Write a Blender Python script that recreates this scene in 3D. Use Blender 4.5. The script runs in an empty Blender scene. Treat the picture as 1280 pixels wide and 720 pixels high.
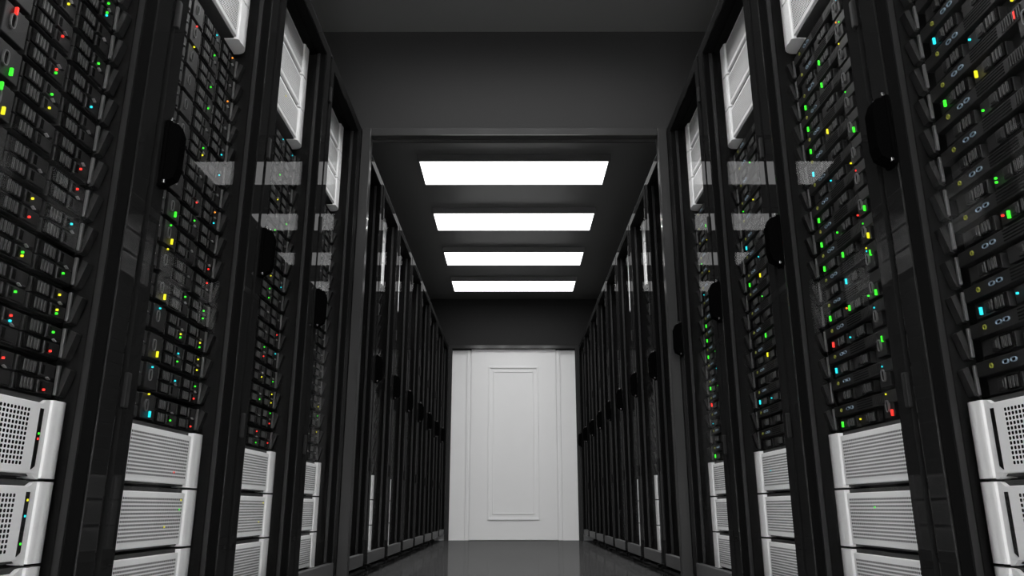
import bpy, bmesh, math
from mathutils import Vector

# Scene units: the layout below is written in "aisle units" (half the aisle width = 1) with
# X = distance from the aisle's middle, Y = distance along the aisle, H = height relative to 0.307 m.
U = 0.686
H0 = 0.447
COL = bpy.context.scene.collection
PITCH, YP = 0.875, 4.58            # cabinet width, near portal


def P(s, X, Y, H):
    return Vector((s * X * U, Y * U, (H + H0) * U))


# ---------------------------------------------------------------- materials
def mat(name, color, rough=0.5, metal=0.0, spec=0.5, emit=None, strength=1.0):
    m = bpy.data.materials.new(name)
    m.use_nodes = True
    b = m.node_tree.nodes['Principled BSDF']
    b.inputs['Base Color'].default_value = (*color, 1)
    b.inputs['Roughness'].default_value = rough
    b.inputs['Metallic'].default_value = metal
    b.inputs['Specular IOR Level'].default_value = spec
    if emit:
        b.inputs['Emission Color'].default_value = (*emit, 1)
        b.inputs['Emission Strength'].default_value = strength
    return m


def speckle(m, scale, lo, hi, bump=0.0):
    """fine procedural variation of the base colour"""
    nt = m.node_tree
    b = nt.nodes['Principled BSDF']
    tc = nt.nodes.new('ShaderNodeTexCoord')
    n = nt.nodes.new('ShaderNodeTexNoise')
    n.inputs['Scale'].default_value = scale
    n.inputs['Detail'].default_value = 4
    r = nt.nodes.new('ShaderNodeMapRange')
    r.inputs['To Min'].default_value = lo
    r.inputs['To Max'].default_value = hi
    nt.links.new(tc.outputs['Object'], n.inputs['Vector'])
    nt.links.new(n.outputs['Fac'], r.inputs['Value'])
    mx = nt.nodes.new('ShaderNodeMixRGB')
    mx.blend_type = 'MULTIPLY'
    mx.inputs['Fac'].default_value = 1
    mx.inputs['Color1'].default_value = b.inputs['Base Color'].default_value[:]
    nt.links.new(r.outputs['Result'], mx.inputs['Color2'])
    nt.links.new(mx.outputs['Color'], b.inputs['Base Color'])
    return m


K_GLASS = 0.0225


def coated(name, color, k, rough=0.5, gl_rough=0.03):
    """dark paint under a thin clear coat that mirrors a fixed small share of the light"""
    m = bpy.data.materials.new(name)
    m.use_nodes = True
    nt = m.node_tree
    nt.nodes.clear()
    o = nt.nodes.new('ShaderNodeOutputMaterial')
    d = nt.nodes.new('ShaderNodeBsdfDiffuse')
    d.inputs['Color'].default_value = (*color, 1)
    g = nt.nodes.new('ShaderNodeBsdfGlossy')
    g.inputs['Roughness'].default_value = gl_rough
    x = nt.nodes.new('ShaderNodeMixShader')
    x.inputs[0].default_value = k
    nt.links.new(d.outputs[0], x.inputs[1])
    nt.links.new(g.outputs[0], x.inputs[2])
    nt.links.new(x.outputs[0], o.inputs[0])
    return m


def glass_mat():
    m = bpy.data.materials.new('cabinet glass')
    m.use_nodes = True
    nt = m.node_tree
    nt.nodes.clear()
    o = nt.nodes.new('ShaderNodeOutputMaterial')
    t = nt.nodes.new('ShaderNodeBsdfTransparent')
    t.inputs['Color'].default_value = (0.97, 0.97, 0.97, 1)
    g = nt.nodes.new('ShaderNodeBsdfGlossy')
    g.inputs['Roughness'].default_value = 0.0
    x = nt.nodes.new('ShaderNodeMixShader')
    x.inputs[0].default_value = K_GLASS
    nt.links.new(t.outputs[0], x.inputs[1])
    nt.links.new(g.outputs[0], x.inputs[2])
    nt.links.new(x.outputs[0], o.inputs[0])
    return m


def perforated(name, base, py, pz, ry, rz):
    """sheet with a regular grid of punched square-ish holes, period py (along) and pz (up), metres"""
    m = mat(name, base, 0.45)
    nt = m.node_tree
    b = nt.nodes['Principled BSDF']
    L = nt.links
    tc = nt.nodes.new('ShaderNodeTexCoord')
    sep = nt.nodes.new('ShaderNodeSeparateXYZ')
    L.new(tc.outputs['Object'], sep.inputs[0])

    def M(op, a, c=None):
        n = nt.nodes.new('ShaderNodeMath')
        n.operation = op
        for i, v in enumerate((a, c)):
            if v is None:
                continue
            if isinstance(v, (int, float)):
                n.inputs[i].default_value = v
            else:
                L.new(v, n.inputs[i])
        return n.outputs[0]

    def cell(v, p, r):
        t = M('FRACT', M('ADD', M('DIVIDE', v, p), 100.0))
        t = M('DIVIDE', M('ABSOLUTE', M('SUBTRACT', t, 0.5)), r)
        return M('POWER', t, 3.2)
    hole = M('LESS_THAN', M('ADD', cell(sep.outputs['Y'], py, ry), cell(sep.outputs['Z'], pz, rz)), 1.0)
    mx = nt.nodes.new('ShaderNodeMixRGB')
    L.new(hole, mx.inputs['Fac'])
    mx.inputs['Color1'].default_value = (*base, 1)
    mx.inputs['Color2'].default_value = (0.006, 0.006, 0.006, 1)
    L.new(mx.outputs[0], b.inputs['Base Color'])
    sp = M('MULTIPLY', M('SUBTRACT', 1.0, hole), 0.3)
    L.new(sp, b.inputs['Specular IOR Level'])
    return m


WHITE = (0.86, 0.86, 0.86)
M = dict(
    frame=coated('black gloss cabinet paint', (0.010, 0.010, 0.010), K_GLASS * 1.9, gl_rough=0.0),
    reveal=mat('matt black door reveal', (0.002, 0.002, 0.002), 0.8, spec=0.05),
    edge=mat('satin black edge bead', (0.012, 0.012, 0.012), 0.4, spec=0.3),
    cabinet=mat('matt black cabinet steel', (0.004, 0.004, 0.004), 0.7, spec=0.2),
    plinth=mat('dark grey plinth', (0.035, 0.035, 0.035), 0.5, spec=0.3),
    glass=glass_mat(),
    server=mat('black server steel', (0.016, 0.016, 0.016), 0.5, spec=0.4),
    bay=mat('black drive tray plastic', (0.021, 0.021, 0.021), 0.45, spec=0.4),
    pocket=mat('black recess', (0.004, 0.004, 0.004), 0.8, spec=0.1),
    slat=mat('grey drive tray slat', (0.07, 0.07, 0.07), 0.45),
    strip=mat('grey end strip', (0.09, 0.09, 0.09), 0.4),
    ear=mat('black pull handle', (0.026, 0.026, 0.026), 0.6, spec=.2),
    port=mat('port rim metal', (0.20, 0.20, 0.20), 0.35, 0.3),
    usb=mat('blue grey port rim', (0.26, 0.34, 0.42), 0.35, 0.2),
    hexa=mat('yellow ring', (0.24, 0.25, 0.04), 0.5),
    latch=mat('bright latch steel', (0.4, 0.4, 0.4), 0.3, 0.4),
    white=speckle(mat('white server plastic', WHITE, 0.65, spec=0.25), 40, 0.98, 1.02),
    chassis=mat('grey server chassis', (0.05, 0.05, 0.05), 0.5, spec=0.3),
    slot=mat('black slot', (0.005, 0.005, 0.005), 0.6, spec=0.2),
    perf_a=perforated('perforated white sheet square', WHITE, 0.0125 * U, 0.0108 * U, 0.33, 0.36),
    perf_b=perforated('perforated white sheet fine', WHITE, 0.0100 * U, 0.0108 * U, 0.33, 0.33),
    handle=mat('black door handle', (0.0015, 0.0015, 0.0015), 0.8, spec=0.0),
    chrome=mat('chrome bolt', (0.25, 0.25, 0.25), 0.25, 1.0),
    casing=coated('grey portal casing', (0.032, 0.032, 0.032), 0.03, gl_rough=0.12),
    wall=speckle(mat('dark grey wall paint', (0.021, 0.021, 0.021), 0.7, spec=0.15), 6, 0.96, 1.04),
    ceil=coated('dark satin ceiling paint', (0.13, 0.13, 0.13), 0.16, gl_rough=0.32),
    lampframe=mat('dark lamp housing', (0.14, 0.14, 0.14), 0.5),
    door=speckle(mat('white painted door', (0.80, 0.80, 0.80), 0.5, spec=0.3), 8, 0.985, 1.015),
)
# floor: polished dark resin
fl = coated('polished dark floor', (0.042, 0.042, 0.042), 0.20, gl_rough=0.07)
M['floor'] = fl
M['bounce_floor'] = speckle(mat('light grey bounce floor', (0.5, 0.5, 0.5), 0.4, spec=0.3), 3, 0.95, 1.05)  # unseen pale floor before the near portal, added to bounce light onto the servers
LEDC = {'r': (1, 0.03, 0.02), 'g': (0.035, 0.9, 0.02), 'y': (0.75, 0.70, 0.01), 'c': (0.01, 0.62, 0.72), 'o': (1, 0.30, 0.02)}
LEDN = {'r': 'red', 'g': 'green', 'y': 'yellow', 'c': 'cyan', 'o': 'orange'}
for k, c in LEDC.items():
    M['led_' + k] = mat(LEDN[k] + ' status light', (0.02, 0.02, 0.02), 0.4, emit=c, strength=1.6)


# ---------------------------------------------------------------- mesh builder
class MB:
    """collects boxes and profiles given as X (outward), Y, H in aisle units relative to an origin"""

    def __init__(self, s=1, org=(0, 0, 0)):
        self.bm = bmesh.new()
        self.s = s
        self.o = org
        self.mats = []

    def mi(self, m):
        if m not in self.mats:
            self.mats.append(m)
        return self.mats.index(m)

    def v(self, X, Y, H):
        return self.bm.verts.new((self.s * (X - self.o[0]) * U, (Y - self.o[1]) * U, (H - self.o[2]) * U))

    def box(self, X0, X1, Y0, Y1, Z0, Z1, m, bev=0.0):
        vs = [self.v(x, y, z) for x in (X0, X1) for y in (Y0, Y1) for z in (Z0, Z1)]
        i = self.mi(m)
        fs = []
        for q in ((0, 1, 3, 2), (4, 6, 7, 5), (0, 4, 5, 1), (2, 3, 7, 6), (0, 2, 6, 4), (1, 5, 7, 3)):
            f = self.bm.faces.new([vs[k] for k in q])
            f.material_index = i
            fs.append(f)
        if bev:
            es = list({e for f in fs for e in f.edges})
            bmesh.ops.bevel(self.bm, geom=es, offset=bev * U, segments=2, affect='EDGES', profile=0.5)
        return self

    def prism(self, pts, axis, a, b, m):
        """closed outline pts extruded along axis from a to b. axis 'Y': pts (X,H); 'Z': pts (X,Y); 'X': pts (Y,H)"""
        def mk(p, t):
            if axis == 'Y':
                return self.v(p[0], t, p[1])
            if axis == 'Z':
                return self.v(p[0], p[1], t)
            return self.v(t, p[0], p[1])
        A = [mk(p, a) for p in pts]
        B = [mk(p, b) for p in pts]
        i = self.mi(m)
        n = len(pts)
        fs = [self.bm.faces.new(A), self.bm.faces.new(B[::-1])]
        for k in range(n):
            fs.append(self.bm.faces.new((A[k], B[k], B[(k + 1) % n], A[(k + 1) % n])))
        for f in fs:
            f.material_index = i
        return self

    def ring(self, X0, X1, yc, zc, ry, rz, t, n, m, rot=0.0):
        """a flat ring (rim of a port or hexagon) standing from X1 to X0"""
        i = self.mi(m)
        rows = []
        for k in range(n):
            a = 2 * math.pi * k / n + rot
            ca, sa = math.cos(a), math.sin(a)
            sq = (abs(ca) ** 3 + abs(sa) ** 3) ** (-1 / 3) if n > 6 else 1
            y, z = ca * sq, sa * sq
            rows.append([self.v(X1, yc + ry * y, zc + rz * z), self.v(X0, yc + ry * y, zc + rz * z),
                         self.v(X0, yc + (ry - t) * y, zc + (rz - t) * z), self.v(X1, yc + (ry - t) * y, zc + (rz - t) * z)])
        for k in range(n):
            a, b = rows[k], rows[(k + 1) % n]
            for j in range(4):
                f = self.bm.faces.new((a[j], a[(j + 1) % 4], b[(j + 1) % 4], b[j]))
                f.material_index = i
        return self

    def mesh(self, name, smooth=False):
        bmesh.ops.recalc_face_normals(self.bm, faces=self.bm.faces)
        me = bpy.data.meshes.new(name)
        self.bm.to_mesh(me)
        self.bm.free()
        for m in self.mats:
            me.materials.append(M[m])
        if smooth:
            for p in me.polygons:
                p.use_smooth = True
            me.set_sharp_from_angle(angle=math.radians(38))
        return me

    def build(self, name, parent=None, loc=None, smooth=False, label=None):
        return link(name, self.mesh(name, smooth), parent, loc, label)


def link(name, me, parent=None, loc=None, label=None):
    o = bpy.data.objects.new(name, me)
    COL.objects.link(o)
    o.parent = parent
    if loc is not None:
        o.location = loc
    if label:
        o['label'] = label
    return o


def thing(name, label, cat, loc, group=None):
    o = link(name, None, None, loc, label)
    o.empty_display_size = 0.05
    o['category'] = cat
    if group:
        o['group'] = group
    return o


def tag(o, label, cat, group=None):
    o['label'] = label
    o['category'] = cat
    if group:
        o['group'] = group
    return o


def struct(o):
    o['kind'] = 'structure'
    return o


def dup(root, loc, label, group=None):
    r = root.copy()
    COL.objects.link(r)
    r.location = loc
    r['label'] = label
    if group:
        r['group'] = group
    for ch in KIDS.get(root.name, []):
        c = ch.copy()
        COL.objects.link(c)
        c.parent = r
        for g in KIDS.get(ch.name, []):
            d = g.copy()
            COL.objects.link(d)
            d.parent = c
    return r


KIDS = {}


def remember(root):
    for o in list(COL.objects):
        if o.parent is root:
            KIDS.setdefault(root.name, []).append(o)
            for g in list(COL.objects):
                if g.parent is o:
                    KIDS.setdefault(o.name, []).append(g)


# ---------------------------------------------------------------- room shell
FL, TOP, CEIL, LAMPZ = -H0, 2.40, 3.145, 3.085
XW, YB, YF = 2.62, -1.2, 11.66
P2 = YP + 8 * PITCH               # second portal


def room_box(name, X0, X1, Y0, Y1, Z0, Z1, m, kind='structure'):
    o = MB(1, (0, 0, -H0)).box(X0, X1, Y0, Y1, Z0, Z1, m).build(name)
    o['kind'] = kind
    return o


fo = MB(1, (0, 0, -H0))
fo.box(-XW - .2, XW + .2, YP + .02, YF + .5, FL - .15, FL, 'floor')
fo.box(-XW - .2, XW + .2, YB - .2, YP + .02, FL - .15, FL, 'bounce_floor')
struct(fo.build('floor'))
room_box('ceiling', -XW - .2, XW + .2, YB - .2, YF + .5, CEIL, CEIL + .15, 'ceil')
room_box('wall_left', -XW - .15, -XW, YB, YF + .5, FL, CEIL, 'wall')
room_box('wall_right', XW, XW + .15, YB, YF + .5, FL, CEIL, 'wall')
# unseen rear wall; its wide open doorway is added to let fill light in
rw = MB(1, (0, 0, -H0))
rw.box(-XW, -1.05, YB - .15, YB, FL, CEIL, 'wall')
rw.box(1.05, XW, YB - .15, YB, FL, CEIL, 'wall')
rw.box(-1.05, 1.05, YB - .15, YB, 2.352, CEIL, 'wall')
struct(rw.build('wall_rear'))
# the white wall with its door at the far end
room_box('wall_far', -XW, XW, YF, YF + .18, FL, CEIL, 'door')


def portal(yp, n):
    # wall above the cabinets, and the casing under and beside it
    room_box('wall_above_portal_%d' % n, -XW, XW, yp + .005, yp + .07, TOP + .005, CEIL, 'wall')
    b = MB(1, (0, 0, -H0))
    XI, HI = .940, 2.352
    for s in (-1, 1):
        x0, x1 = sorted((s * XI, s * 1.0))
        b.box(x0, x1, yp - .012, yp + .05, FL, HI + .055, 'casing', .004)
        x0, x1 = sorted((s * (XI + .012), s * 1.0))
        b.box(x0, x1, yp + .05, yp + .075, FL, HI, 'casing')
    b.box(-XI, XI, yp - .012, yp + .05, HI, HI + .055, 'casing', .004)
    b.box(-XI, XI, yp + .055, yp + .075, HI - .012, HI + .05, 'casing')
    o = b.build('trim_%d' % n)
    o['kind'] = 'structure'


portal(YP, 1)
portal(P2, 2)

# the door: a tall leaf with grooves down both edges and one long moulded panel
d = MB(1, (0, 0, -H0))
yd = YF
X0, X1 = -.668, .664
d.box(X0 + .02, X1 - .02, yd - .030, yd, FL + .006, 2.6, 'door', .004)
door = d.build('door_1')
struct(door)
m_ = MB(1, (0, 0, -H0))


def moulding(b, x0, x1, z0, z1, w, y0, y1):
    for (a, c, e, g) in ((x0, x0 + w, z0, z1), (x1 - w, x1, z0, z1), (x0 + w, x1 - w, z0, z0 + w), (x0 + w, x1 - w, z1 - w, z1)):
        b.box(a, c, y0, y1, e, g, 'door', .003)


moulding(m_, -.385, .375, -.165, 2.085, .028, yd - .046, yd - .030)
moulding(m_, -.312, .302, -.085, 2.010, .016, yd - .040, yd - .030)
mo = m_.build('panel_moulding', door)
c_ = MB(1, (0, 0, -H0))
for a, b_ in ((X0 - .045, X0), (X1, X1 + .045)):
    c_.box(a, b_, yd - .022, yd, FL, 2.6, 'door', .004)
c_.build('door_casing', door)

# ---------------------------------------------------------------- ceiling lamps
LAMPS = [10.668, 9.395, 8.075, 6.770, 5.470, 3.700, 2.400, 1.100, -.200]
hl, hy = .873, .266
where = ['farthest from the camera', 'second from the far end', 'third from the far end', 'fourth from the far end, nearest one in view',
         'hidden just past the near portal', 'just before the near portal', 'second before the near portal', 'third before the near portal',
         'fourth before the near portal']
FILL_SPOT = .47
LV = 3.3                          # the milky diffusers themselves; unseen added spots give the rest
STR = [2.8, 13.5, 14, 15, 19, 10.5, 6.0, 8.5, 5]
for i, v in enumerate(STR):
    M['lamp%d' % i] = mat('lamp diffuser', (0.9, 0.9, 0.9), 0.5, emit=(1, 1, 1), strength=LV)
for i, y in enumerate(LAMPS):
    lab = 'long white rectangular ceiling light panel, ' + where[i]
    t = thing('ceiling_light', lab, 'ceiling light', P(1, 0, y, CEIL), 'light panels across the ceiling')
    b = MB(1, (0, 0, CEIL))
    fr, bo = .02, LAMPZ - .004
    b.box(-hl - fr, hl + fr, -hy - fr, -hy, bo, CEIL, 'lampframe')
    b.box(-hl - fr, hl + fr, hy, hy + fr, bo, CEIL, 'lampframe')
    b.box(-hl - fr, -hl, -hy, hy, bo, CEIL, 'lampframe')
    b.box(hl, hl + fr, -hy, hy, bo, CEIL, 'lampframe')
    b.build('lamp_frame', t)
    MB(1, (0, 0, CEIL)).box(-hl, hl, -hy, hy, LAMPZ, CEIL - .003, 'lamp%d' % i).build('diffuser', t, label='glowing white diffuser')
    for bx in (-.66, -.22, .22, .66):
        for by in (-.13, .13):
            li = bpy.data.lights.new('fill_spot', 'SPOT')  # unseen spot added below the diffuser to carry most of the panel's light
            li.energy = FILL_SPOT * STR[i]
            li.spot_size = math.radians(172)
            li.spot_blend = 1.0
            li.shadow_soft_size = 0.0
            lo = link('fill_spot', li, t, P(1, bx, by, LAMPZ - .012 - CEIL - H0))

# ---------------------------------------------------------------- cabinets
ORD = ['', 'nearest', 'second', 'third', 'fourth', 'fifth', 'sixth', 'seventh', 'eighth', 'ninth', 'tenth', 'eleventh', 'last']
SIDE = {-1: 'left', 1: 'right'}


def y_near(r):
    return YP + (r - 5) * PITCH


GX = 1.043                        # glass plane


def make_rack(s):
    r = 1
    yc = y_near(r) + PITCH / 2
    root = thing('server_cabinet', '', 'server cabinet', P(s, 1, yc, FL))
    O = (1, 0, FL)
    a, b = -PITCH / 2, PITCH / 2
    bk = 2.45
    # steel body
    k = MB(s, O)
    for y0, y1 in ((a + .013, a + .036), (b - .036, b - .013)):
        k.box(1.062, 1.09, y0, y1, -.36, TOP - .01, 'cabinet')
        k.box(bk - .06, bk, y0, y1, -.36, TOP - .01, 'cabinet')
    k.box(1.062, 1.09, a + .042, b - .042, -.365, -.320, 'cabinet')
    k.box(bk - .06, bk, a + .042, b - .042, -.36, TOP - .01, 'cabinet')
    k.build('cabinet_frame', root)
    MB(s, O).box(1.062, bk, a + .002, a + .012, -.36, TOP - .006, 'cabinet').build('side_panel', root)
    MB(s, O).box(1.062, bk, b - .012, b - .002, -.36, TOP - .006, 'cabinet').build('side_panel', root)
    MB(s, O).box(1.004, bk, a + .002, b - .002, TOP - .012, TOP, 'cabinet').build('top_panel', root)
    MB(s, O).box(1.12, bk - .06, a + .012, b - .012, -.345, -.330, 'cabinet').build('bottom_shelf', root)
    for yy in (a + .036, b - .036):
        MB(s, O).box(1.186, 1.21, yy - .012, yy + .012, -.33, TOP - .012, 'cabinet').build('mounting_rail', root)
    for xx in (1.16, bk - .12):
        for yy in (a + .09, b - .09):
            f = MB(s, O)
            f.box(xx - .03, xx + .03, yy - .03, yy + .03, FL, FL + .022, 'cabinet', .006)
            f.box(xx - .012, xx + .012, yy - .012, yy + .012, FL + .02, -.345, 'cabinet')
            f.build('foot', root)
    # door: flat outer frame, deep matt reveal, bead and glass
    n0, n1 = a + .001, a + .064          # near stile
    f0, f1 = b - .105, b - .030          # far stile
    z0, z1 = -.289, 2.334
    D = MB(s, O)
    D.box(1.0, 1.03, n0, n1, -.365 + .008, TOP - .012, 'frame')
    D.box(1.0, 1.03, f0, f1, -.365 + .008, TOP - .012, 'frame')
    D.box(1.0, 1.03, n1, f0, z1, TOP - .012, 'frame')
    door_ = D.build('door', root)
    MB(s, O).box(.996, 1.03, n1, f0, -.365, z0, 'plinth', .003).build('kick_panel', door_, label='dark grey panel along the foot of the door')
    R = MB(s, O)
    for y0, y1 in ((n1 - .003, n1 + .004), (f0 - .004, f0 + .003)):
        R.box(1.006, 1.058, y0, y1, z0, z1, 'reveal')
    R.box(1.006, 1.058, n1, f0, z1 - .004, z1 + .004, 'reveal')
    for y0, y1 in ((n1 + .004, n1 + .012), (f0 - .012, f0 - .004)):
        R.box(1.034, 1.050, y0, y1, z0, z1 - .004, 'edge')
    R.build('door_reveal', door_)
    MB(s, O).box(GX, GX + .005, n1 - .002, f0 + .002, z0, z1, 'glass').build('glass_pane', door_)
    # handle on the near stile
    hz = -.022
    yh = a + .036 if s < 0 else b - .094
    hw = .022 if s < 0 else .028
    h = MB(s, O)
    h.box(.985, 1.0, yh - hw, yh + hw, .885 + hz, 1.090 + hz, 'handle', .008)
    h.prism([(.985, .895 + hz), (.957, .91 + hz), (.950, .94 + hz), (.950, 1.045 + hz), (.962, 1.075 + hz), (.985, 1.082 + hz)], 'Y', yh - hw + .004, yh + hw - .004, 'handle')
    hd = h.build('door_handle', door_)
    for (yy, zz) in ((yh - hw, 1.088), (yh + hw - .008, 1.090), (yh - hw, .898)):
        MB(s, O).box(.978, .987, yy, yy + .008, zz + hz - .005, zz + hz + .005, 'chrome', .002).build('handle_bolt', door_, label='small bright bolt by the handle')
    for hz_ in (1.40, .29, 2.15):
        MB(s, O).box(.990, 1.004, a - .008, a + .012, hz_ - .045, hz_ + .045, 'cabinet', .004).build('hinge', door_)
    remember(root)
    return root


racks = {}
for s in (-1, 1):
    base = make_rack(s)
    for r in (1, 2, 3, 4, 5, 6, 7, 8, 9, 10, 11, 12, 0, -1):  # the last two are unseen, added to shield the aisle from stray light
        lab = 'tall black glass-doored server cabinet, %s in the %s row%s' % (
            ORD[r] if r < 12 else 'last', SIDE[s],
            ' from the camera' if r == 1 else (', before the grey portal' if r <= 4 else ', beyond the grey portal'))
        grp = 'black server cabinets along both sides'
        if r < 1:
            lab = 'unseen black glass-doored server cabinet added %s the camera in the %s row' % (('beside', 'behind')[-r], SIDE[s])
        loc = P(s, 1, y_near(r) + PITCH / 2, FL)
        if r == 1:
            base['label'] = lab
            base['group'] = grp
            racks[s, r] = base
        else:
            racks[s, r] = dup(base, loc, lab, grp)

# ---------------------------------------------------------------- white units
WH = .1894                       # pitch of the white units
FE = -.052                       # far end of the equipment from the cabinet's far edge
HALF = .3855


def ear_profile(y0, y1, sg, depth):
    """vertical column of a white unit's end: a groove, a shallow flute and a rounded outer edge"""
    w = y1 - y0
    pts = [(depth, 0), (.003, 0), (-.005, .03), (-.008, .10), (-.0065, .25), (-.009, .34), (-.010, .48), (-.0095, .60), (-.0065, .72), (-.0005, .83), (.009, .92), (.023, .985), (.030, 1.0), (depth, 1.0)]
    return [(x, (y0 + w * t) if sg > 0 else -(y0 + w * t)) for x, t in pts]


def make_white(s, model):
    root = thing('storage_server', '', 'server', (0, 0, 0))
    O = (0, 0, 0)
    zb, zt = .0, .1815
    fb, ft = .009, .171
    ew = .064 if model == 'A' else .098
    inner = HALF - ew
    b = MB(s, O)
    b.box(.012, 1.0, -HALF + .016, HALF - .016, .003, .184, 'chassis')
    b.build('chassis', root)
    b = MB(s, O)
    b.box(0.0, .03, -inner, inner, fb, ft, 'white', .003)
    if model == 'A':
        for sg in (-1, 1):
            b.prism([(sg * (inner - .040), ft), (sg * inner, ft), (sg * inner, fb), (sg * (inner - .040), fb), (sg * (inner - .018), fb - .011), (sg * inner, fb - .011)][:0] or
                    [(sg * (inner - .030), fb + .002), (sg * (inner - .012), fb - .010), (sg * (inner + .002), fb - .012), (sg * (inner + .002), ft + .010), (sg * (inner - .010), ft + .009), (sg * (inner - .030), ft - .002)],
                    'X', .0005, .03, 'white')
    b.build('front_panel', root)
    for sg in (-1, 1):
        e = MB(s, O)
        e.prism(ear_profile(inner + .001, HALF + .013, sg, .05), 'Z', zb, zt, 'white')
        e.build('rack_ear', root, smooth=True)
    gw = inner - (.068 if model == 'A' else .012)
    py = (.0125 if model == 'A' else .0100)
    n = int(gw / py)
    MB(s, (0, 0, .0903)).box(-.0012, .004, -n * py, n * py, .0903 - 6 * .0108, .0903 + 6 * .0108, 'perf_a' if model == 'A' else 'perf_b').build(
        'vent_grille', root, P(1, 0, 0, .0903 - H0), label='perforated vent panel')
    if model == 'A':
        for sg in (-1, 1):
            c = sg * (inner - .028)
            w = .0065
            MB(s, O).prism([(c - w, .018 if sg > 0 else .026), (c + w, .026 if sg > 0 else .018), (c + w, .158), (c - w, .158)][::1], 'X', -.0016, .004, 'slot').build(
                'display_slot', root, label='narrow black slot')
    remember(root)
    return root


# lights on the white units: (side, cabinet, stack, index) -> list of (offset from far end, height in unit, colour)
WL = {(-1, 1, 'b', 2): [(.092, .100, 'g'), (.092, .088, 'r')],
      (-1, 1, 'b', 1): [(.092, .140, 'y'), (.092, .105, 'c'), (.092, .045, 'g')],
      (-1, 2, 'b', 2): [(.21, .045, 'r')],
      (-1, 2, 'b', 1): [(.13, .148, 'y'), (.135, .118, 'g'), (.235, .065, 'y')],
      (1, 2, 'b', 1): [(.30, .125, 'g')],
      (1, 2, 'b', 0): [(.31, .10, 'r'), (.315, .10, 'g')],
      (-1, 3, 'b', 1): [(.13, .145, 'y'), (.17, .065, 'y')],
      (1, 3, 'b', 2): [(.22, .09, 'c')],
      (-1, 3, 't', 0): [(.32, .12, 'y')]}

LEDM = {}
for k in LEDC:
    LEDM[k, 0] = MB(1, (0, 0, 0)).box(-.0030, .0030, -.0024, .0024, -.0026, .0026, 'led_' + k, .001).mesh('status_light')
    LEDM[k, 1] = MB(1, (0, 0, 0)).box(-.0035, .0035, -.0028, .0028, -.0095, .0095, 'led_' + k, .001).mesh('status_light')


def led(parent, s, off, z, col, bar, x=0.0):
    o = link('status_light', LEDM[col, bar], parent, (s * x * U, (HALF - off) * U, z * U), LEDN[col] + ' status light')
    return o


POS3 = ['lowest', 'middle', 'topmost']
NTH = ['lowest', 'second', 'third', 'fourth', 'fifth', 'sixth', 'seventh', 'eighth', 'ninth', 'tenth', 'eleventh', 'twelfth', 'thirteenth', 'fourteenth', 'fifteenth', 'topmost']


def cab(s, r):
    return '%s cabinet of %s row' % (ORD[r] if r < 12 else 'last', SIDE[s])


for s in (-1, 1):
    pw = {'A': make_white(s, 'A'), 'B': make_white(s, 'B')}
    used = set()
    for r in range(1, 9):
        model = 'A' if r == 1 else 'B'
        for st, zb in (('b', -.3115), ('t', 1.808)):
            for i in range(3):
                yc = y_near(r) + PITCH + FE - HALF
                loc = P(s, 1.115, yc, zb + i * WH)
                lab = 'white perforated server, %s of three %s in %s' % (POS3[i], 'at the foot' if st == 'b' else 'at the top', cab(s, r))
                grp = 'white servers in the cabinets'
                if model not in used:
                    used.add(model)
                    o = pw[model]
                    o.location = loc
                    o['label'] = lab
                    o['group'] = grp
                else:
                    o = dup(pw[model], loc, lab, grp)
                for off, z, c in WL.get((s, r, st, i), []):
                    led(o, s, off, z, c, 0, -.0008)

# ---------------------------------------------------------------- black servers
BP, B0, NB = .0945, .2565, 16


def bars(b, x0, x1, yc, zc, hz, n=4):
    for k in range(n):
        y = yc + (k - (n - 1) / 2) * .0125
        b.box(x0, x1, y - .0036, y + .0036, zc - hz, zc + hz, 'slat', .0012)


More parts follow.
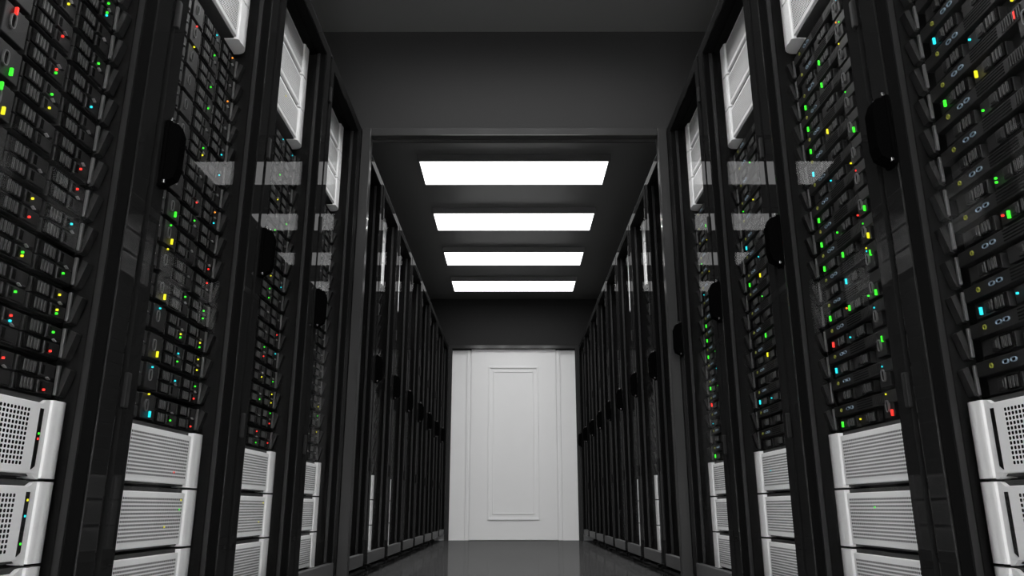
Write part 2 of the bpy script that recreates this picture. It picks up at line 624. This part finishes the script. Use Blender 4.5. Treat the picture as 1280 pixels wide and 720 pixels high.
def make_black(s, detail):
    """origin at the middle of the front, foot of the unit; outward X: 0 = tray fronts, .028 = recessed panel"""
    root = thing('rack_server', '', 'server', (0, 0, 0))
    O = (0, 0, 0)
    h = BP - .006
    MB(s, O).box(.026, 1.02, -HALF + .010, HALF - .010, .002, h, 'server').build('chassis', root)
    for sg in (-1, 1):
        y = sg * (HALF - .008)
        MB(s, O).box(-.003, .005, y - .0045, y + .0045, .010, h - .004, 'strip', .0015).build('end_strip', root, label='lighter grey strip at the end')
        y0, y1 = sorted((sg * (HALF + .003), sg * (HALF + .030)))
        MB(s, O).prism([(-.004, .010), (.009, .006), (-.008, h - .006), (-.023, h - .014)], 'Y', y0, y1, 'ear').build('pull_handle', root)
        MB(s, O).box(.030, .042, min(y0, sg * (HALF - .01)), max(y1, sg * (HALF - .01)) - (.002 if sg > 0 else 0), .008, h - .004, 'cabinet').build('mounting_flange', root)
    if detail and s < 0:
        # three columns by two rows of drive trays, a port panel between them
        for c0 in (.009, .175, .440):
            for row in (0, 1):
                t = MB(s, O)
                zc = (.25 if row == 0 else .68) * BP
                ya, yb = HALF - c0 - .155, HALF - c0
                z0, z1 = zc - .019, zc + .019
                t.box(.008, .028, ya, yb, z0, z1, 'bay', .0015)
                t.box(.003, .010, yb - .150, yb - .078, z0 + .002, z1 - .002, 'pocket')
                bars(t, .0, .005, yb - .114, zc, .0135)
                t.box(.001, .010, yb - .072, yb - .012, z0 + .003, z1 - .003, 'bay', .002)
                t.box(-.0005, .003, yb - .068, yb - .058, z0 + .008, z1 - .008, 'pocket')
                t.build('drive_tray', root)
            MB(s, O).prism([(HALF - c0 - .046, .0475), (HALF - c0 - .0445, .0495), (HALF - c0 - .034, .0445), (HALF - c0 - .0355, .0425)], 'X', -.003, .004, 'latch').build('latch', root, label='small bright latch')
        p = MB(s, O)
        yc = HALF - .386
        p.box(.004, .028, yc - .040, yc + .044, .008, h - .003, 'server', .002)
        p.box(.006, .028, -HALF + .020, HALF - .605, .008, h - .003, 'bay', .002)
        p.build('port_panel', root)
        q = MB(s, O)
        q.ring(-.001, .006, HALF - .397, .52 * BP, .0095, .0185, .0022, 16, 'port')
        q.box(.002, .005, HALF - .397 - .006, HALF - .397 + .006, .52 * BP - .014, .52 * BP + .014, 'pocket')
        q.build('usb_port', root, label='upright port with a metal rim')
    elif detail:
        for c0 in (.042, .197, .530):
            ya, yb = HALF - c0 - .130, HALF - c0
            t = MB(s, O)
            zc = .25 * BP
            z0, z1 = zc - .019, zc + .019
            t.box(.008, .028, ya, yb, z0, z1, 'bay', .0015)
            t.box(.001, .010, yb - .074, yb - .044, z0 + .004, z1 - .004, 'server', .003)
            t.box(-.0005, .004, yb - .068, yb - .050, z0 + .009, z1 - .009, 'bay', .002)
            t.box(.003, .010, yb - .128, yb - .078, z0 + .002, z1 - .002, 'pocket')
            bars(t, .0, .005, yb - .103, zc, .0135, 3)
            t.build('drive_tray', root)
        # upper strip with hexagon, two sockets and fine vent slits
        u = MB(s, O)
        zc = .75 * BP
        u.box(-.001, .028, -HALF + .02, HALF - .018, zc - .019, zc + .017, 'server', .002)
        for k in range(4):
            z = zc - .012 + k * .0078
            u.box(-.0022, .002, HALF - .318, HALF - .208, z - .0016, z + .0016, 'pocket')
        for k in range(9):
            y = HALF - .405 + k * .0085
            u.box(-.0035, .001, y - .0022, y + .0022, zc - .014, zc + .013, 'bay')
        for k in range(9):
            y = HALF - .68 + k * .0105
            u.box(-.0035, .001, y - .0026, y + .0026, zc - .014, zc + .013, 'bay')
        u.build('upper_panel', root)
        MB(s, O).ring(-.005, .001, HALF - .082, zc, .0062, .0070, .0014, 6, 'hexa').build('hexagon_ring', root, label='tiny yellow hexagonal ring')
        for off in (.138, .168):
            q = MB(s, O)
            q.ring(-.005, .001, HALF - off, zc, .0105, .0055, .0014, 12, 'usb')
            q.box(-.002, .0, HALF - off - .007, HALF - off + .007, zc - .003, zc + .003, 'pocket')
            q.build('usb_port', root, label='port with a pale blue rim')
        q = MB(s, O)
        q.box(.002, .02, HALF - .45, HALF - .385, .008, .010 + .60 * BP, 'server', .002)
        q.ring(-.006, .004, HALF - .418, .45 * BP, .0095, .0185, .0022, 16, 'port')
        q.box(-.0026, .004, HALF - .424, HALF - .412, .45 * BP - .014, .45 * BP + .014, 'pocket')
        q.build('port_panel', root)
    remember(root)
    return root


LEDS = {
    ('L', 1): '0,72,18,r 0,235,67,r 1,72,68,g 1,72,18,r 1,235,69,r 1,235,56,c 2,72,18,g 2,72,28,y 2,72,69,y 2,235,28,g 3,72,28,g 3,235,19,y 3,235,28,g 4,72,68,c 4,235,20,r 4,235,69,y 5,72,70,r 6,72,30,r 6,382,25,yB 6,403,78,gB 7,235,21,y 7,235,60,g 7,382,28,gB 8,72,22,c 8,235,23,g 8,235,33,r 8,403,80,rB 9,72,62,g 9,235,33,r 10,235,33,y 11,72,23,c 11,72,32,g 11,72,64,g',
    ('L', 2): '0,72,19,r 0,235,22,g 0,382,25,cB 0,403,88,y 1,72,22,r 1,72,68,g 1,235,61,c 1,403,78,c 2,72,30,y 2,72,71,y 2,235,30,g 2,235,59,c 2,382,25,yB 3,72,18,g 3,72,35,y 3,235,18,g 3,235,30,y 3,403,79,c 4,72,31,g 4,72,61,g 4,235,69,g 4,382,25,yB 5,72,73,r 5,403,91,y 6,72,30,r 6,382,26,yB 6,403,79,g 7,235,66,g 7,382,28,gB 8,72,23,c 8,72,69,o 8,235,39,r 10,72,31,c 10,235,65,g 10,235,35,y 11,72,22,c 12,235,36,g 13,72,67,o 13,235,30,g 13,403,92,y 14,235,73,g 14,403,81,r 15,72,74,o 15,235,66,c',
    ('L', 3): '0,72,33,r 0,235,73,r 0,235,21,g 1,72,27,r 1,72,77,g 2,72,28,y 2,72,70,y 2,235,22,g 3,72,33,g 3,235,28,y 4,72,74,c 4,235,28,r 4,235,73,g 5,72,71,r 7,235,19,g 7,235,65,g 8,72,22,c 8,235,31,y 10,235,71,g 11,72,69,g 12,235,36,y 13,235,73,g 15,72,66,c 15,235,73,c',
    ('L', 4): '1,72,73,y 2,72,70,g 3,72,26,y',
    ('R', 1): '2,96,19,cB 2,236,25,c 4,236,25,r 4,257,19,gB 5,236,14,g 5,236,25,g 7,236,15,g 8,96,21,gB 8,236,15,g 8,236,21,yB 8,400,74,rB 9,236,25,c 9,400,16,y 10,96,22,cB',
    ('R', 2): '0,96,24,gB 0,236,27,y 0,430,84,y 0,451,22,rB 1,430,75,c 2,96,24,cB 2,451,63,gB 3,96,23,rB 3,236,19,c 3,430,75,c 4,96,25,gB 4,236,27,o 4,257,22,gB 4,400,25,g 4,451,22,gB 5,257,22,cB 5,430,75,c 5,430,86,y 5,451,62,gB 6,96,24,gB 6,257,24,gB 6,430,76,g 6,451,24,yB 7,96,23,gB 7,236,20,g 7,236,19,g 7,400,19,r 7,451,24,gB 8,96,25,gB 8,430,76,r 9,236,30,c 9,400,19,y 10,96,25,cB 10,451,24,gB 11,96,26,gB 11,257,26,yB 11,430,88,g 12,96,26,gB 13,96,25,gB 13,257,27,gB 13,430,89,y 14,257,27,gB 14,430,81,o 14,451,67,g 15,451,65,c',
    ('R', 3): '2,96,28,cB 2,257,25,c 4,257,32,yB 5,257,26,gB 7,257,21,g 8,96,28,gB 8,257,28,yB 9,257,23,c 10,96,28,cB 12,96,32,g 12,257,28,y 14,257,33,g',
    ('R', 4): '0,96,28,gB 2,96,21,c 3,96,34,rB 4,96,35,gB 4,257,27,g 5,257,30,c 6,96,30,gB 6,257,34,g 7,96,34,gB 8,96,28,gB 10,96,32,c 11,257,36,y 12,96,39,g 13,257,42,y 14,257,36,gB',

}
BLACK_TO = 6
OFFS = {-1: {.072: .059, .235: .225, .382: .375, .403: .396}, 1: {.096: .076, .236: .2185, .257: .240, .4: .386, .43: .416, .451: .438}}
for s in (-1, 1):
    full, plain = make_black(s, True), make_black(s, False)
    used = set()
    for r in range(1, BLACK_TO + 1):
        tab = {}
        for t in LEDS.get(('L' if s < 0 else 'R', r), '').split():
            i, off, dz, c = t.split(',')
            tab.setdefault(int(i), []).append((int(off) / 1000, int(dz) / 100, c[0], 1 if len(c) > 1 else 0))
        proto = full if r <= 4 else plain
        for i in range(NB):
            yc = y_near(r) + PITCH + FE - HALF
            loc = P(s, 1.14, yc, B0 + i * BP + .001)
            lights = tab.get(i, [])
            cols = []
            for l in lights:
                n = LEDN[l[2]]
                if n not in cols:
                    cols.append(n)
            desc = 'with %s light%s' % (' and '.join(cols[:2]) if len(cols) < 3 else 'mixed colour', 's' if len(lights) > 1 else '')
            lab = '%s black server%s, %s' % (NTH[i], (' ' + desc) if cols else '', cab(s, r))
            grp = 'black servers in the cabinets'
            if proto not in used:
                used.add(proto)
                o = proto
                o.location = loc
                o['label'] = lab
                o['group'] = grp
            else:
                o = dup(proto, loc, lab, grp)
            for off, dz, c, bar in lights:
                off = OFFS[s][off]
                led(o, s, off, dz * BP, c, bar, -.001)

# ---------------------------------------------------------------- camera and view
cam = bpy.data.cameras.new('camera')
cam.sensor_width = 36
cam.lens = 36 * 960 / 1280
cam.clip_start = 0.01
co = bpy.data.objects.new('camera', cam)
COL.objects.link(co)
co.location = (-.008 * U, 0, H0 * U)
co.rotation_euler = (math.radians(90 + 16.0), 0, 0.00150)
sc = bpy.context.scene
sc.camera = co
w = bpy.data.worlds.new('world')
w.use_nodes = True
w.node_tree.nodes['Background'].inputs['Color'].default_value = (1, 1, 1, 1)
w.node_tree.nodes['Background'].inputs['Strength'].default_value = 7.4  # bright surroundings added as fill light through the rear doorway
sc.world = w
sc.view_settings.view_transform = 'Standard'
sc.view_settings.look = 'None'
sc.view_settings.exposure = 0
sc.view_settings.gamma = 1
sc.view_settings.use_curve_mapping = False
sc.cycles.use_denoising = True
sc.cycles.use_adaptive_sampling = False
sc.cycles.max_bounces = 10
sc.cycles.transparent_max_bounces = 24
sc.cycles.sample_clamp_indirect = 3
